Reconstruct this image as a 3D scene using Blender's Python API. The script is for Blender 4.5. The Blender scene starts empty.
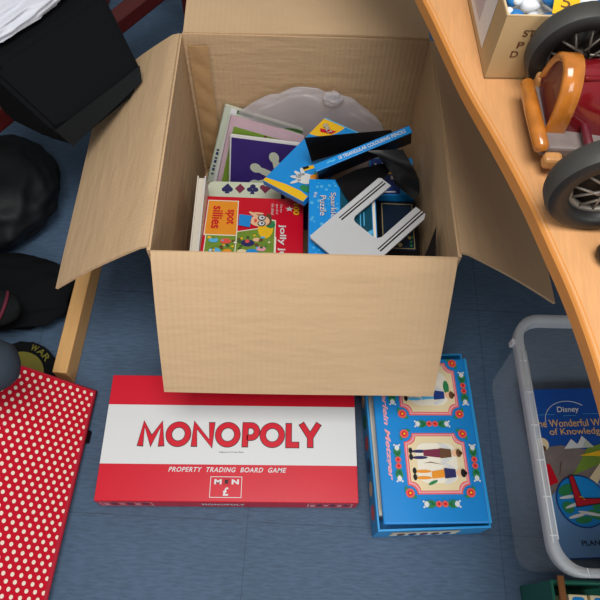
import bpy, bmesh, math, random
from mathutils import Matrix, Vector, noise
random.seed(7)
PI = math.pi
S = bpy.context.scene
COL = S.collection

# ------------------------------------------------------------------ materials
def lin(c):
    c = c / 255.0
    return c / 12.92 if c <= 0.04045 else ((c + 0.055) / 1.055) ** 2.4

MATS = {}
def mat(name, rgb, rough=0.6, var=0.08, scale=30.0, spec=0.4, metal=0.0, bump=0.0, bscale=200.0,
        alpha=1.0, coat=0.0, stretch=(1, 1, 1)):
    if name in MATS:
        return MATS[name]
    m = bpy.data.materials.new(name); m.use_nodes = True
    nt = m.node_tree; p = nt.nodes['Principled BSDF']
    base = tuple(lin(v) for v in rgb)
    tc = nt.nodes.new('ShaderNodeTexCoord'); mp = nt.nodes.new('ShaderNodeMapping')
    mp.inputs['Scale'].default_value = stretch
    nt.links.new(tc.outputs['Object'], mp.inputs['Vector'])
    nz = nt.nodes.new('ShaderNodeTexNoise'); nz.inputs['Scale'].default_value = scale
    nz.inputs['Detail'].default_value = 5
    nt.links.new(mp.outputs['Vector'], nz.inputs['Vector'])
    mx = nt.nodes.new('ShaderNodeMix'); mx.data_type = 'RGBA'
    mx.inputs[6].default_value = tuple(v * (1 - var) for v in base) + (1,)
    mx.inputs[7].default_value = tuple(min(1, v * (1 + var)) for v in base) + (1,)
    nt.links.new(nz.outputs['Fac'], mx.inputs[0]); nt.links.new(mx.outputs[2], p.inputs['Base Color'])
    p.inputs['Roughness'].default_value = rough
    p.inputs['Specular IOR Level'].default_value = spec
    p.inputs['Metallic'].default_value = metal
    p.inputs['Coat Weight'].default_value = coat
    p.inputs['Alpha'].default_value = alpha
    if bump:
        n2 = nt.nodes.new('ShaderNodeTexNoise'); n2.inputs['Scale'].default_value = bscale
        nt.links.new(mp.outputs['Vector'], n2.inputs['Vector'])
        b = nt.nodes.new('ShaderNodeBump'); b.inputs['Strength'].default_value = bump; b.inputs['Distance'].default_value = 0.003
        nt.links.new(n2.outputs['Fac'], b.inputs['Height']); nt.links.new(b.outputs['Normal'], p.inputs['Normal'])
    MATS[name] = m
    return m

def card_mat(name, rgb, axis):
    """corrugated cardboard: faint parallel flutes running along one axis"""
    m = mat(name, rgb, rough=0.75, var=0.07, scale=9, spec=0.25)
    nt = m.node_tree; p = nt.nodes['Principled BSDF']; tc = [n for n in nt.nodes if n.type == 'TEX_COORD'][0]
    w = nt.nodes.new('ShaderNodeTexWave'); w.bands_direction = axis; w.inputs['Scale'].default_value = 30
    w.inputs['Distortion'].default_value = .5; w.inputs['Detail'].default_value = 2
    nt.links.new(tc.outputs['Object'], w.inputs['Vector'])
    b = nt.nodes.new('ShaderNodeBump'); b.inputs['Strength'].default_value = 0.26 if axis == 'X' else 0.07; b.inputs['Distance'].default_value = 0.002
    nt.links.new(w.outputs['Fac'], b.inputs['Height'])
    n2 = nt.nodes.new('ShaderNodeTexNoise'); n2.inputs['Scale'].default_value = 26; n2.inputs['Detail'].default_value = 4
    mq = nt.nodes.new('ShaderNodeMapping'); mq.inputs['Scale'].default_value = (.5, 1, 2.6) if axis == 'X' else (1, .5, 2.6)
    nt.links.new(tc.outputs['Object'], mq.inputs['Vector']); nt.links.new(mq.outputs['Vector'], n2.inputs['Vector'])
    b2 = nt.nodes.new('ShaderNodeBump'); b2.inputs['Strength'].default_value = 0.5; b2.inputs['Distance'].default_value = 0.005
    nt.links.new(n2.outputs['Fac'], b2.inputs['Height']); nt.links.new(b.outputs['Normal'], b2.inputs['Normal'])
    nt.links.new(b2.outputs['Normal'], p.inputs['Normal'])
    return m

CARD_X = card_mat('cardboard flutes across', (196, 165, 128), 'X')
CARD_Y = card_mat('cardboard flutes along', (196, 165, 128), 'Y')
CARD_TAN = mat('small carton board', (190, 158, 112), .75, .06, 20)
CARD_EDGE = mat('cardboard edge', (212, 184, 142), .8)
TAPE = mat('cardboard glue strip', (176, 140, 98), .5, .12, 30, bump=.4, bscale=60)
RED = mat('printed red', (205, 14, 40), .35, .05, 12)
RED_DK = mat('worn red board', (190, 16, 40), .5, .1, 25)
WHITE = mat('printed white', (216, 218, 217), .4, .03, 12)
OFFW = mat('warm white paper', (222, 214, 200), .6, .05)
PAGES = mat('paper pages', (214, 206, 190), .8, .1, 160, stretch=(1, 1, 8))
BLACK = mat('printed black', (16, 16, 18), .5, .05)
BLK_PL = mat('black plastic', (13, 13, 15), .28, .1)
BLK_CLOTH = mat('black cloth', (17, 18, 20), .95, .2, 300, spec=.1, bump=.4, bscale=400)
BLK_CLOTH2 = mat('charcoal cloth', (27, 29, 30), .95, .2, 300, spec=.1, bump=.4, bscale=400)
NAVY_CLOTH = mat('black puffer cloth', (17, 19, 22), .55, .25, 20, spec=.2, bump=.3, bscale=40)
MAHOG = mat('dark red polished wood', (84, 26, 24), .25, .25, 8, stretch=(1, 1, 14), coat=.3)
BEAM = mat('pale pine', (208, 160, 100), .55, .12, 10, stretch=(14, 1, 14))
SKY = mat('toy box blue', (22, 132, 206), .35, .06, 8)
SKY_LT = mat('toy box blue edge', (40, 150, 215), .35, .05)
CREAM = mat('cream print', (232, 214, 172), .45, .08, 14)
CREAM_LT = mat('pale print', (238, 232, 214), .45, .05)
CORAL = mat('coral line print', (226, 88, 76), .45)
PINK = mat('pink print', (232, 160, 170), .45)
GREEN = mat('leaf green print', (40, 130, 78), .5)
YELLOW = mat('yellow print', (240, 190, 30), .45)
ORANGE = mat('orange print', (236, 150, 40), .45)
FLESH = mat('skin print', (238, 190, 150), .5)
BROWN = mat('brown print', (104, 70, 44), .5)
DKBLUE = mat('dark blue print', (30, 60, 130), .4)
BLUE = mat('jigsaw blue', (22, 142, 220), .35, .1, 25)
BLUE_LT = mat('light blue print', (90, 180, 226), .4, .15, 40)
TURQ = mat('turquoise print', (16, 150, 170), .35, .3, 14)
TURQ_DK = mat('deep teal print', (14, 74, 94), .35, .3, 14)
NAVY = mat('navy print', (16, 36, 56), .3, .25, 16)
GOLD = mat('gold line print', (170, 150, 96), .4)
PURPLE = mat('purple cover', (52, 36, 108), .4, .15, 20)
PALEGRN = mat('pale green tin', (206, 214, 190), .35, .05)
PLUM = mat('plum print', (122, 44, 72), .4)
INDIGO = mat('indigo print', (42, 44, 96), .4)
PINKISH = mat('pink grey cover', (196, 168, 178), .5, .12, 30)
GRASS = mat('grass green cover', (116, 146, 50), .5, .3, 30)
GRASS_DK = mat('dark green print', (60, 90, 44), .5, .2, 30)
GREYGRN = mat('grey green cover', (188, 196, 178), .5, .08, 30)
SILVER = mat('satin silver', (205, 208, 210), .42, .03, 60, metal=.15, spec=.5)
SILVER_W = mat('bright silver lip', (226, 228, 230), .35, .03, metal=.3)
RUBBER = mat('groove rubber', (26, 26, 28), .5)
TYRE = mat('grey black tyre', (62, 61, 58), .5, .35, 14, bump=.15, bscale=60)
TYRE_SIDE = mat('tyre side wall', (30, 29, 28), .45, .3, 20)
HUB = mat('dull metal spokes', (128, 120, 110), .4, .25, 60, metal=.4)
HUB_DK = mat('dark wheel well', (40, 30, 24), .6, .3, 40)
CARRED = mat('glazed dark red', (122, 18, 26), .18, .3, 22, coat=.5, bump=.1, bscale=30)
CARRED_DK = mat('glazed plum red', (96, 22, 34), .45, .3, 22, coat=.4, bump=.2, bscale=40)
OCHRE = mat('glazed ochre', (186, 112, 40), .18, .55, 40, coat=.6, bump=.15, bscale=40)
OCHRE_LT = mat('worn ochre', (196, 140, 84), .4, .4, 60)
GREYPAINT = mat('worn grey paint', (124, 112, 108), .5, .3, 60)
GREEN_PL = mat('dark green plastic', (26, 92, 76), .35, .1, 10)
STICK = mat('brown stick', (168, 112, 66), .6, .15, 20)
POLKA = mat('red cotton', (196, 18, 42), .85, .1, 60, spec=.15, bump=.25, bscale=600)
POLKA_RIM = mat('red piping', (170, 22, 44), .8, .15, 60)
DOT = mat('cream dots', (240, 226, 206), .85, .05, 60)
SLATE = mat('slate padded cloth', (50, 58, 68), .85, .06, 60, spec=.2)
MAROON = mat('maroon trim', (96, 26, 46), .8)
CLEAR = mat('clear polypropylene', (228, 236, 242), .18, .02, alpha=.11, spec=.5)
CLEAR_RIM = mat('frosted plastic rim', (244, 249, 252), .25, .04, alpha=.42, spec=.5)
CLEAR_LINE = mat('frosted plastic ribs', (244, 248, 250), .3, .04, alpha=.7, spec=.5)
BAGFILM = mat('white bag film', (214, 208, 212), .3, .06, 12, alpha=.47, bump=.8, bscale=14)
BAGWHITE = mat('white carrier bag', (212, 214, 222), .35, .05, 12, bump=.3, bscale=20)
TOYBLUE = mat('glossy toy blue', (46, 122, 190), .3, .2, 60)
TOYWHITE = mat('glossy toy white', (232, 234, 236), .3)
BOOKBLUE = mat('book cover blue', (24, 78, 160), .28, .1, 6)
BOOKSKY = mat('book cover pale blue', (104, 150, 200), .28, .1, 6)
GOLDTXT = mat('gold lettering', (222, 176, 116), .4)

def carpet_mat():
    m = mat('blue carpet', (70, 91, 114), .62, .20, 3.5, spec=.3, stretch=(1, 2.2, 1))
    nt = m.node_tree; p = nt.nodes['Principled BSDF']; tc = [n for n in nt.nodes if n.type == 'TEX_COORD'][0]
    src = p.inputs['Base Color'].links[0].from_socket
    f = nt.nodes.new('ShaderNodeTexNoise'); f.inputs['Scale'].default_value = 190; f.inputs['Detail'].default_value = 6
    mp = nt.nodes.new('ShaderNodeMapping'); mp.inputs['Scale'].default_value = (.22, 1, 1)
    nt.links.new(tc.outputs['Object'], mp.inputs['Vector']); nt.links.new(mp.outputs['Vector'], f.inputs['Vector'])
    r = nt.nodes.new('ShaderNodeMapRange'); r.inputs[1].default_value = .3; r.inputs[2].default_value = .7
    r.inputs[3].default_value = .84; r.inputs[4].default_value = 1.16
    nt.links.new(f.outputs['Fac'], r.inputs[0])
    mu = nt.nodes.new('ShaderNodeMix'); mu.data_type = 'RGBA'; mu.blend_type = 'MULTIPLY'; mu.inputs[0].default_value = 1
    nt.links.new(src, mu.inputs[6]); nt.links.new(r.outputs[0], mu.inputs[7])
    br = nt.nodes.new('ShaderNodeTexBrick'); br.offset = 0; br.inputs['Scale'].default_value = 1
    br.inputs['Brick Width'].default_value = .5; br.inputs['Row Height'].default_value = .5
    br.inputs['Mortar Size'].default_value = .0016; br.inputs['Mortar Smooth'].default_value = .6
    br.inputs['Color1'].default_value = br.inputs['Color2'].default_value = (1, 1, 1, 1); br.inputs['Mortar'].default_value = (.72, .72, .72, 1)
    m3 = nt.nodes.new('ShaderNodeMapping'); m3.inputs['Location'].default_value = (.08, .32, 0)
    nt.links.new(tc.outputs['Object'], m3.inputs['Vector']); nt.links.new(m3.outputs['Vector'], br.inputs['Vector'])
    m2 = nt.nodes.new('ShaderNodeMix'); m2.data_type = 'RGBA'; m2.blend_type = 'MULTIPLY'; m2.inputs[0].default_value = 1
    nt.links.new(mu.outputs[2], m2.inputs[6]); nt.links.new(br.outputs['Color'], m2.inputs[7])
    nt.links.new(m2.outputs[2], p.inputs['Base Color'])
    b = nt.nodes.new('ShaderNodeBump'); b.inputs['Strength'].default_value = .35; b.inputs['Distance'].default_value = .004
    nt.links.new(f.outputs['Fac'], b.inputs['Height']); nt.links.new(b.outputs['Normal'], p.inputs['Normal'])
    return m
CARPET = carpet_mat()

def table_mat():
    m = mat('beech table top', (212, 156, 104), .42, .07, 5, stretch=(2.2, .5, 1))
    nt = m.node_tree; p = nt.nodes['Principled BSDF']; tc = [n for n in nt.nodes if n.type == 'TEX_COORD'][0]
    src = p.inputs['Base Color'].links[0].from_socket
    f = nt.nodes.new('ShaderNodeTexNoise'); f.inputs['Scale'].default_value = 300
    mp = nt.nodes.new('ShaderNodeMapping'); mp.inputs['Scale'].default_value = (1, .12, 1)
    nt.links.new(tc.outputs['Object'], mp.inputs['Vector']); nt.links.new(mp.outputs['Vector'], f.inputs['Vector'])
    r = nt.nodes.new('ShaderNodeMapRange'); r.inputs[3].default_value = .86; r.inputs[4].default_value = 1.12
    nt.links.new(f.outputs['Fac'], r.inputs[0])
    mu = nt.nodes.new('ShaderNodeMix'); mu.data_type = 'RGBA'; mu.blend_type = 'MULTIPLY'; mu.inputs[0].default_value = 1
    nt.links.new(src, mu.inputs[6]); nt.links.new(r.outputs[0], mu.inputs[7]); nt.links.new(mu.outputs[2], p.inputs['Base Color'])
    return m
TABLE = table_mat()
TABLE_EDGE = mat('beech edge band', (206, 136, 66), .4, .12, 6, stretch=(2, 2, 30))

# ------------------------------------------------------------------ mesh building
class MB:
    def __init__(self):
        self.v = []; self.f = []; self.m = []; self.s = []; self.mats = []
    def mi(self, m):
        if m not in self.mats: self.mats.append(m)
        return self.mats.index(m)
    def add(self, vs, fs, m, smooth=False, M=None):
        k = len(self.v); i = self.mi(m)
        self.v += [tuple((M @ Vector(p)) if M else Vector(p)) for p in vs]
        for f in fs:
            self.f.append([k + q for q in f]); self.m.append(i); self.s.append(smooth)
        return self
    def bm(self, bm, m, smooth=False, M=None):
        bm.verts.index_update()
        self.add([v.co.copy() for v in bm.verts], [[v.index for v in f.verts] for f in bm.faces], m, smooth, M); bm.free(); return self
    def box(self, x0, x1, y0, y1, z0, z1, m, bev=0, M=None, seg=2):
        b = bmesh.new(); bmesh.ops.create_cube(b, size=1)
        for v in b.verts:
            v.co = Vector((x0 + (v.co.x + .5) * (x1 - x0), y0 + (v.co.y + .5) * (y1 - y0), z0 + (v.co.z + .5) * (z1 - z0)))
        if bev: bmesh.ops.bevel(b, geom=b.edges[:], offset=bev, segments=seg, affect='EDGES', profile=.5)
        return self.bm(b, m, False, M)
    def poly(self, pts, z, m, M=None):
        """flat printed patch"""
        return self.add([(p[0], p[1], z) for p in pts], [list(range(len(pts)))], m, False, M)
    def rect(self, x0, x1, y0, y1, z, m, M=None):
        return self.poly([(x0, y0), (x1, y0), (x1, y1), (x0, y1)], z, m, M)
    def disc(self, x, y, rx, z, m, ry=None, n=20, a0=0, a1=2 * PI, rot=0, M=None):
        ry = ry or rx; c, s = math.cos(rot), math.sin(rot); P = []
        full = abs(a1 - a0 - 2 * PI) < 1e-6
        for i in range(n if full else n + 1):
            a = a0 + (a1 - a0) * i / n; u, v = rx * math.cos(a), ry * math.sin(a)
            P.append((x + u * c - v * s, y + u * s + v * c))
        return self.poly(P, z, m, M)
    def frame(self, pts, wid, z, m):
        """line of width wid around a closed outline, inside it"""
        n = len(pts); cx = sum(p[0] for p in pts) / n; cy = sum(p[1] for p in pts) / n
        R = max(math.hypot(p[0] - cx, p[1] - cy) for p in pts)
        ins = []
        for i in range(n):
            a, b, c = Vector(pts[i - 1]), Vector(pts[i]), Vector(pts[(i + 1) % n])
            d1 = (b - a).normalized(); d2 = (c - b).normalized()
            n1 = Vector((-d1.y, d1.x)); n2 = Vector((-d2.y, d2.x)); nn = (n1 + n2)
            nn = nn / max(.3, nn.dot(n1)) if nn.length > 1e-6 else n1
            ins.append(b + nn * wid)
        V = [(p[0], p[1], z) for p in pts] + [(p[0], p[1], z) for p in ins]
        return self.add(V, [[i, (i + 1) % n, n + (i + 1) % n, n + i] for i in range(n)], m)
    def prism(self, pts, z0, z1, m, M=None, bev=0):
        b = bmesh.new(); lo = [b.verts.new((p[0], p[1], z0)) for p in pts]; hi = [b.verts.new((p[0], p[1], z1)) for p in pts]; n = len(pts)
        b.faces.new(lo[::-1]); b.faces.new(hi)
        for i in range(n): b.faces.new((lo[i], lo[(i + 1) % n], hi[(i + 1) % n], hi[i]))
        if bev: bmesh.ops.bevel(b, geom=b.edges[:], offset=bev, segments=2, affect='EDGES')
        return self.bm(b, m, False, M)
    def tube(self, pts, r, m, n=10, M=None, closed=False):
        pts = [Vector(p) for p in pts]; V = []; N = len(pts); up = None
        rs = r if isinstance(r, (list, tuple)) else [r] * N
        for i, p in enumerate(pts):
            t = (pts[(i + 1) % N] - pts[i - 1]) if closed else (pts[min(i + 1, N - 1)] - pts[max(i - 1, 0)])
            t.normalize()
            if up is None: up = t.orthogonal().normalized()
            up = (up - t * up.dot(t)).normalized(); w = t.cross(up)
            V += [p + (up * math.cos(2 * PI * k / n) + w * math.sin(2 * PI * k / n)) * rs[i] for k in range(n)]
        F = []
        for i in range(N if closed else N - 1):
            j = (i + 1) % N
            F += [[i * n + k, i * n + (k + 1) % n, j * n + (k + 1) % n, j * n + k] for k in range(n)]
        if not closed: F += [list(range(n))[::-1], [(N - 1) * n + k for k in range(n)]]
        return self.add(V, F, m, True, M)
    def ell(self, c, r, m, amp=0, freq=3, sub=3, seed=0, M=None, R=None, ridge=False):
        b = bmesh.new(); bmesh.ops.create_icosphere(b, subdivisions=sub, radius=1)
        for v in b.verts:
            d = v.co.normalized(); k = 1
            if amp:
                q = noise.noise(d * freq + Vector((seed, seed * 2.3, 0)))
                if ridge: q = 1 - 2 * abs(q)
                k += amp * q + amp * .5 * noise.noise(d * freq * 2.3 + Vector((0, seed, 5)))
            p = Vector((d.x * r[0] * k, d.y * r[1] * k, d.z * r[2] * k))
            if R: p = R @ p
            v.co = p + Vector(c)
        return self.bm(b, m, True, M)
    def grid(self, fn, nu, nv, m, thick=0, M=None, smooth=True):
        """sheet fn(u,v) in 0..1; thick closes it to a solid, offset along its normal"""
        P = [[Vector(fn(i / nu, j / nv)) for j in range(nv + 1)] for i in range(nu + 1)]
        if not thick:
            V = [p for r in P for p in r]
            return self.add(V, [[i * (nv + 1) + j, (i + 1) * (nv + 1) + j, (i + 1) * (nv + 1) + j + 1, i * (nv + 1) + j + 1] for i in range(nu) for j in range(nv)], m, smooth, M)
        Nn = [[None] * (nv + 1) for _ in range(nu + 1)]
        for i in range(nu + 1):
            for j in range(nv + 1):
                a = P[min(i + 1, nu)][j] - P[max(i - 1, 0)][j]; c = P[i][min(j + 1, nv)] - P[i][max(j - 1, 0)]
                Nn[i][j] = a.cross(c).normalized()
        T = [p for r in P for p in r]; B = [P[i][j] - Nn[i][j] * thick for i in range(nu + 1) for j in range(nv + 1)]
        ix = lambda i, j: i * (nv + 1) + j
        q = [[ix(i, j), ix(i + 1, j), ix(i + 1, j + 1), ix(i, j + 1)] for i in range(nu) for j in range(nv)]
        self.add(T, q, m, smooth, M); self.add(B, [f[::-1] for f in q], m, smooth, M)
        rim = [ix(i, 0) for i in range(nu + 1)] + [ix(nu, j) for j in range(1, nv + 1)] + [ix(i, nv) for i in range(nu - 1, -1, -1)] + [ix(0, j) for j in range(nv - 1, 0, -1)]
        n = len(rim)
        return self.add([T[k] for k in rim] + [B[k] for k in rim], [[k, n + k, n + (k + 1) % n, (k + 1) % n] for k in range(n)], m, False, M)
    def text(self, s, cx, cy, w, h, z, m, rot=0, shear=0, bold=0, M=None, space=1.0):
        cu = bpy.data.curves.new('t', 'FONT'); cu.body = s; cu.size = 1; cu.shear = shear; cu.offset = bold; cu.space_character = space
        o = bpy.data.objects.new('t', cu); COL.objects.link(o)
        dg = bpy.context.evaluated_depsgraph_get(); dg.update()
        me = o.evaluated_get(dg).to_mesh(); vs = [v.co.copy() for v in me.vertices]; fs = [list(p.vertices) for p in me.polygons]
        o.evaluated_get(dg).to_mesh_clear(); bpy.data.objects.remove(o); bpy.data.curves.remove(cu)
        if not vs: return self
        x0 = min(v.x for v in vs); x1 = max(v.x for v in vs); y0 = min(v.y for v in vs); y1 = max(v.y for v in vs)
        kx = w / (x1 - x0); ky = (h / (y1 - y0)) if h else kx; c, q = math.cos(rot), math.sin(rot); V = []
        for v in vs:
            a = (v.x - (x0 + x1) / 2) * kx; b = (v.y - (y0 + y1) / 2) * ky
            V.append((cx + a * c - b * q, cy + a * q + b * c, z))
        return self.add(V, fs, m, False, M)
    def stroke(self, pts, w, z, m, closed=False):
        P = [Vector(p) for p in pts]; n = len(P); L = []; Rr = []
        for i in range(n):
            a = P[i - 1] if (closed or i > 0) else None; c = P[(i + 1) % n] if (closed or i < n - 1) else None
            d1 = (P[i] - a).normalized() if a is not None else (c - P[i]).normalized()
            d2 = (c - P[i]).normalized() if c is not None else d1
            n1 = Vector((-d1.y, d1.x)); n2 = Vector((-d2.y, d2.x)); k = n1 + n2; k = k / max(.45, k.dot(n1))
            q = P[i]
            if not closed and i == 0: q = q - d2 * 0
            L.append(q + k * w / 2); Rr.append(q - k * w / 2)
        V = [(p.x, p.y, z) for p in L] + [(p.x, p.y, z) for p in Rr]
        return self.add(V, [[n + i, n + (i + 1) % n, (i + 1) % n, i] for i in range(n if closed else n - 1)], m)
    def build(self, name, parent=None, M=None):
        me = bpy.data.meshes.new(name); me.from_pydata(self.v, [], self.f)
        for m in self.mats: me.materials.append(m)
        for p, i, s in zip(me.polygons, self.m, self.s): p.material_index = i; p.use_smooth = s
        me.update(); o = bpy.data.objects.new(name, me); COL.objects.link(o)
        if parent: o.parent = parent
        if M: o.matrix_world = M
        return o

def tag(o, label, cat, group=None):
    o['label'] = label; o['category'] = cat
    if group: o['group'] = group
    return o
def thing(name, label, cat, M=None, group=None):
    o = bpy.data.objects.new(name, None); COL.objects.link(o); o.empty_display_size = .05
    if M: o.matrix_world = M
    return tag(o, label, cat, group)
def TR(x, y, z, yaw=0): return Matrix.Translation((x, y, z)) @ Matrix.Rotation(yaw, 4, 'Z')
def FR(o, ex, ey):
    """frame with its origin at o, x axis along ex, y axis near ey"""
    ex = Vector(ex).normalized(); n = ex.cross(Vector(ey)).normalized(); ey = n.cross(ex)
    return Matrix(((ex.x, ey.x, n.x, o[0]), (ex.y, ey.y, n.y, o[1]), (ex.z, ey.z, n.z, o[2]), (0, 0, 0, 1)))
E = .0005   # print lies this far above a surface

# ------------------------------------------------------------------ setting
fl = MB().box(-2.6, 2.6, -1.6, 3.4, -.03, 0, CARPET).build('floor'); fl['kind'] = 'structure'
WALLP = mat('grey wall paint', (150, 150, 148), .9, .03)
for nm, bx in (('unseen_wall_left', (-1.30, -1.24, -1.6, 3.4)), ('unseen_wall_back', (-1.24, 2.6, 2.2, 2.26))):  # unseen room walls, added to block ambient light from left and back
    wl = MB().box(*bx, 0.0, 2.5, WALLP).build(nm); wl['kind'] = 'structure'

# ------------------------------------------------------------------ the big carton
CW, CD, CH, CT = .499, .513, .438, .006
cM = TR(.0038, .5345, 0, .0381)             # origin: middle of the front wall's foot
car = thing('cardboard_carton', 'large open brown cardboard carton with its four flaps folded outwards', 'cardboard box', cM)
hw = CW / 2
b = MB()
def wavy(u, v, k, a=.003): return a * math.sin(PI * u) * math.sin(PI * v) * k
b.box(-hw, hw, 0, CD, .001, .008, CARD_X)
b.grid(lambda u, v: (-hw + u * CW, wavy(u, v, -1), .001 + v * (CH - .001)), 10, 8, CARD_X, -CT)                       # front
b.grid(lambda u, v: (hw - u * CW, CD + wavy(u, v, 1), .001 + v * (CH - .001)), 10, 8, CARD_X, -CT)                    # back
b.grid(lambda u, v: (-hw + wavy(u, v, -1.5), CD - u * CD, .001 + v * (CH - .001)), 10, 8, CARD_Y, -CT)                  # left
b.grid(lambda u, v: (hw + wavy(u, v, 1), u * CD, .001 + v * (CH - .001)), 10, 8, CARD_Y, -CT)                         # right
b.build('carton_body', car)
# flaps: a rounded crease at the rim, then a slightly bowed sheet with a small worn corner
def flap(a, bb, out, down, L, bow, m, trim0=0.0, trim1=0.0, edge=None):
    a = Vector(a); bb = Vector(bb); out = Vector(out); n = 10
    def fn(u, v):
        t = trim0 * v + u * (1 - (trim0 + trim1) * v)
        base = a.lerp(bb, t); s = v * L; ease = min(1, s / .018)
        z = -down * (s - .009 * (1 - (1 - ease) ** 2)) if s > .009 else -down * s * s / .018
        o = (L * v) * math.sqrt(max(0, 1 - down * down))
        return base + out * (o + .002) + Vector((0, 0, z + bow * math.sin(PI * v) + .002 * math.sin(5 * u + 3 * v)))
    f = MB().grid(fn, 14, 14, m, .0045)
    return f.build('flap', car)
flap((-hw + .002, -.001, CH), (hw - .002, -.001, CH), (0, -1, 0), .80, .268, .006, CARD_X, .01, .02)
flap((-hw - .001, CD - .004, CH), (-hw - .001, .006, CH), (-1, 0, 0), .63, .25, .006, CARD_Y)
flap((hw + .001, .006, CH), (hw + .001, CD - .004, CH), (1, 0, 0), .62, .28, .004, CARD_Y)
flap((hw - .002, CD + .001, CH), (-hw + .002, CD + .001, CH), (0, 1, 0), -.05, .25, .004, CARD_X)
g = MB()
g.grid(lambda u, v: (-hw + CT + .004 + u * .04, CD - CT - .0015 - .003 * abs(math.sin(v * 17 + u * 2)) * math.sin(PI * u), .05 + v * (CH - .07)), 6, 60, TAPE, -.002)
g.build('glue_strip', car)

# ------------------------------------------------------------------ things in the carton
# hidden lower layer that carries the boxes on top
for (x0, x1, y0, y1, z1, lb) in ((-.200, -.015, .60, .80, .108, 'plain game box lying under the red jigsaw box in the carton'),
                                 (.012, .138, .60, .80, .252, 'plain game box standing under the sparkle jigsaw box in the carton'),
                                 (.150, .234, .64, .80, .183, 'plain game box lying under the dark navy box in the carton'),
                                 (.150, .226, .806, .90, .193, 'plain game box lying under the blue game box by the right wall')):
    tag(MB().box(x0, x1, y0, y1, .010, z1, BROWN, .002).build('game_box'), lb, 'box')

# thin book standing against the left wall
M_ = FR((-.2215, .60, .048), (-.042, 1, 0), (.0, 0, 1))
o = thing('book', 'thin pale hardback standing on edge against the left wall of the carton', 'book', M_)
# local: x along the shelf (away), y up, z to the left
b = MB().box(0, .235, 0, .2, 0, .0025, OFFW); b.box(0, .235, 0, .2, .0155, .018, WHITE); b.build('cover', o)
MB().box(.003, .232, .003, .196, .0025, .0155, PAGES).build('pages', o)
b = MB(); b.rect(.005, .2, .005, .195, -.0006, ORANGE); b.rect(.08, .2, .05, .19, -.0009, PINKISH); b.build('cover_picture', o)

# red jigsaw box
M_ = FR((-.210, .600, .2405), (1, .035, -.02), (-.03, 1, -.19))
o = thing('jigsaw_box', 'red jigsaw box with a yellow title panel and a cartoon child in glasses', 'jigsaw puzzle')
o.matrix_world = M_
W, D = .214, .225
MB().box(0, W, 0, D, -.04, 0, RED, .0015).build('box', o)
b = MB()
b.poly([(.008, .105), (.077, .105), (.074, .212), (.008, .212)], E, CREAM_LT); b.poly([(.010, .108), (.075, .108), (.072, .209), (.010, .209)], E * 2, ORANGE)
b.rect(.012, .158, -.0, .107, E * 1.5, CREAM_LT); b.rect(.014, .156, .0, .105, E * 2, GRASS)
b.poly([(.075, .0), (.156, 0), (.156, .155), (.138, .16), (.12, .13), (.075, .118)], E * 2.5, CREAM_LT)
b.poly([(.077, .0), (.154, 0), (.154, .152), (.139, .156), (.122, .128), (.077, .116)], E * 3, GRASS)
b.disc(.135, .13, .016, E * 4, YELLOW, .03); b.disc(.145, .14, .01, E * 5, GREEN)
for (x, y, r, m) in ((.03, .09, .010, BLUE_LT), (.055, .088, .011, CORAL), (.035, .06, .012, BLUE_LT), (.06, .06, .009, ORANGE), (.1, .085, .014, INDIGO), (.118, .095, .008, FLESH),
                     (.11, .06, .012, BLUE), (.128, .07, .01, PINK), (.09, .06, .010, CREAM), (.138, .05, .010, YELLOW), (.045, .04, .016, CREAM), (.08, .035, .012, GREEN)):
    b.disc(x, y, r, E * 5, m, r * .7)
for k in range(90):
    x, y = random.uniform(.018, .152), random.uniform(.004, .102)
    if x > .082: y = random.uniform(.004, .11)
    b.disc(x, y, random.uniform(.002, .006), E * 5.2 + k * 1e-6, random.choice((GREEN, GRASS_DK, YELLOW, CREAM_LT, BLUE_LT, CORAL, BROWN, GRASS, GRASS_DK)), random.uniform(.002, .005), n=8, rot=random.uniform(0, 3))
# the child: blue top, head on its side, round glasses, hair
b.poly([(.078, .135), (.102, .13), (.105, .165), (.078, .168)], E * 6, BLUE)
b.disc(.122, .15, .021, E * 6, FLESH, .017); b.disc(.14, .155, .007, E * 5.5, BROWN, .019)
b.disc(.109, .168, .004, E * 6.5, FLESH, .014, rot=.9); b.disc(.118, .172, .003, E * 7, FLESH, .012, rot=1.5)
for y in (.142, .159):
    b.disc(.126, y, .0085, E * 7, BLACK); b.disc(.126, y, .0065, E * 8, WHITE); b.disc(.127, y, .0025, E * 9, BLACK)
b.disc(.113, .15, .003, E * 7, CORAL, .006)
b.build('cover_picture', o)
b = MB()
b.text('spot', .058, .160, .044, .022, E * 4, RED, rot=-PI / 2, bold=.02); b.build('title_lettering', o); b = MB(); b.text('sillies', .032, .158, .068, .022, E * 4, RED, rot=-PI / 2, bold=.02)
b.build('title_lettering', o); b = MB(); b.text('jolly jumps', .170, .068, .150, .017, E * 2, WHITE, rot=-PI / 2, bold=.02)
b.build('lettering', o); b = MB(); b.text('100', .199, .192, .035, .013, E * 2, YELLOW, rot=-PI / 2, bold=.03); b.build('number_lettering', o); b = MB(); b.text('Can you', .166, .193, .026, .006, E * 2, WHITE, rot=-PI / 2); b.text('spot all of', .157, .190, .032, .006, E * 2, WHITE, rot=-PI / 2)
b.text('the sillies?', .148, .189, .035, .006, E * 2, WHITE, rot=-PI / 2)
b.build('small_lettering', o); b = MB()
st = []
for k in range(10):
    a = k * PI / 5 + .3; rr = .009 if k % 2 == 0 else .004; st.append((.184 + rr * math.cos(a), .192 + rr * math.sin(a)))
b.poly(st, E * 2, WHITE)
b.build('star_print', o)

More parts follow.
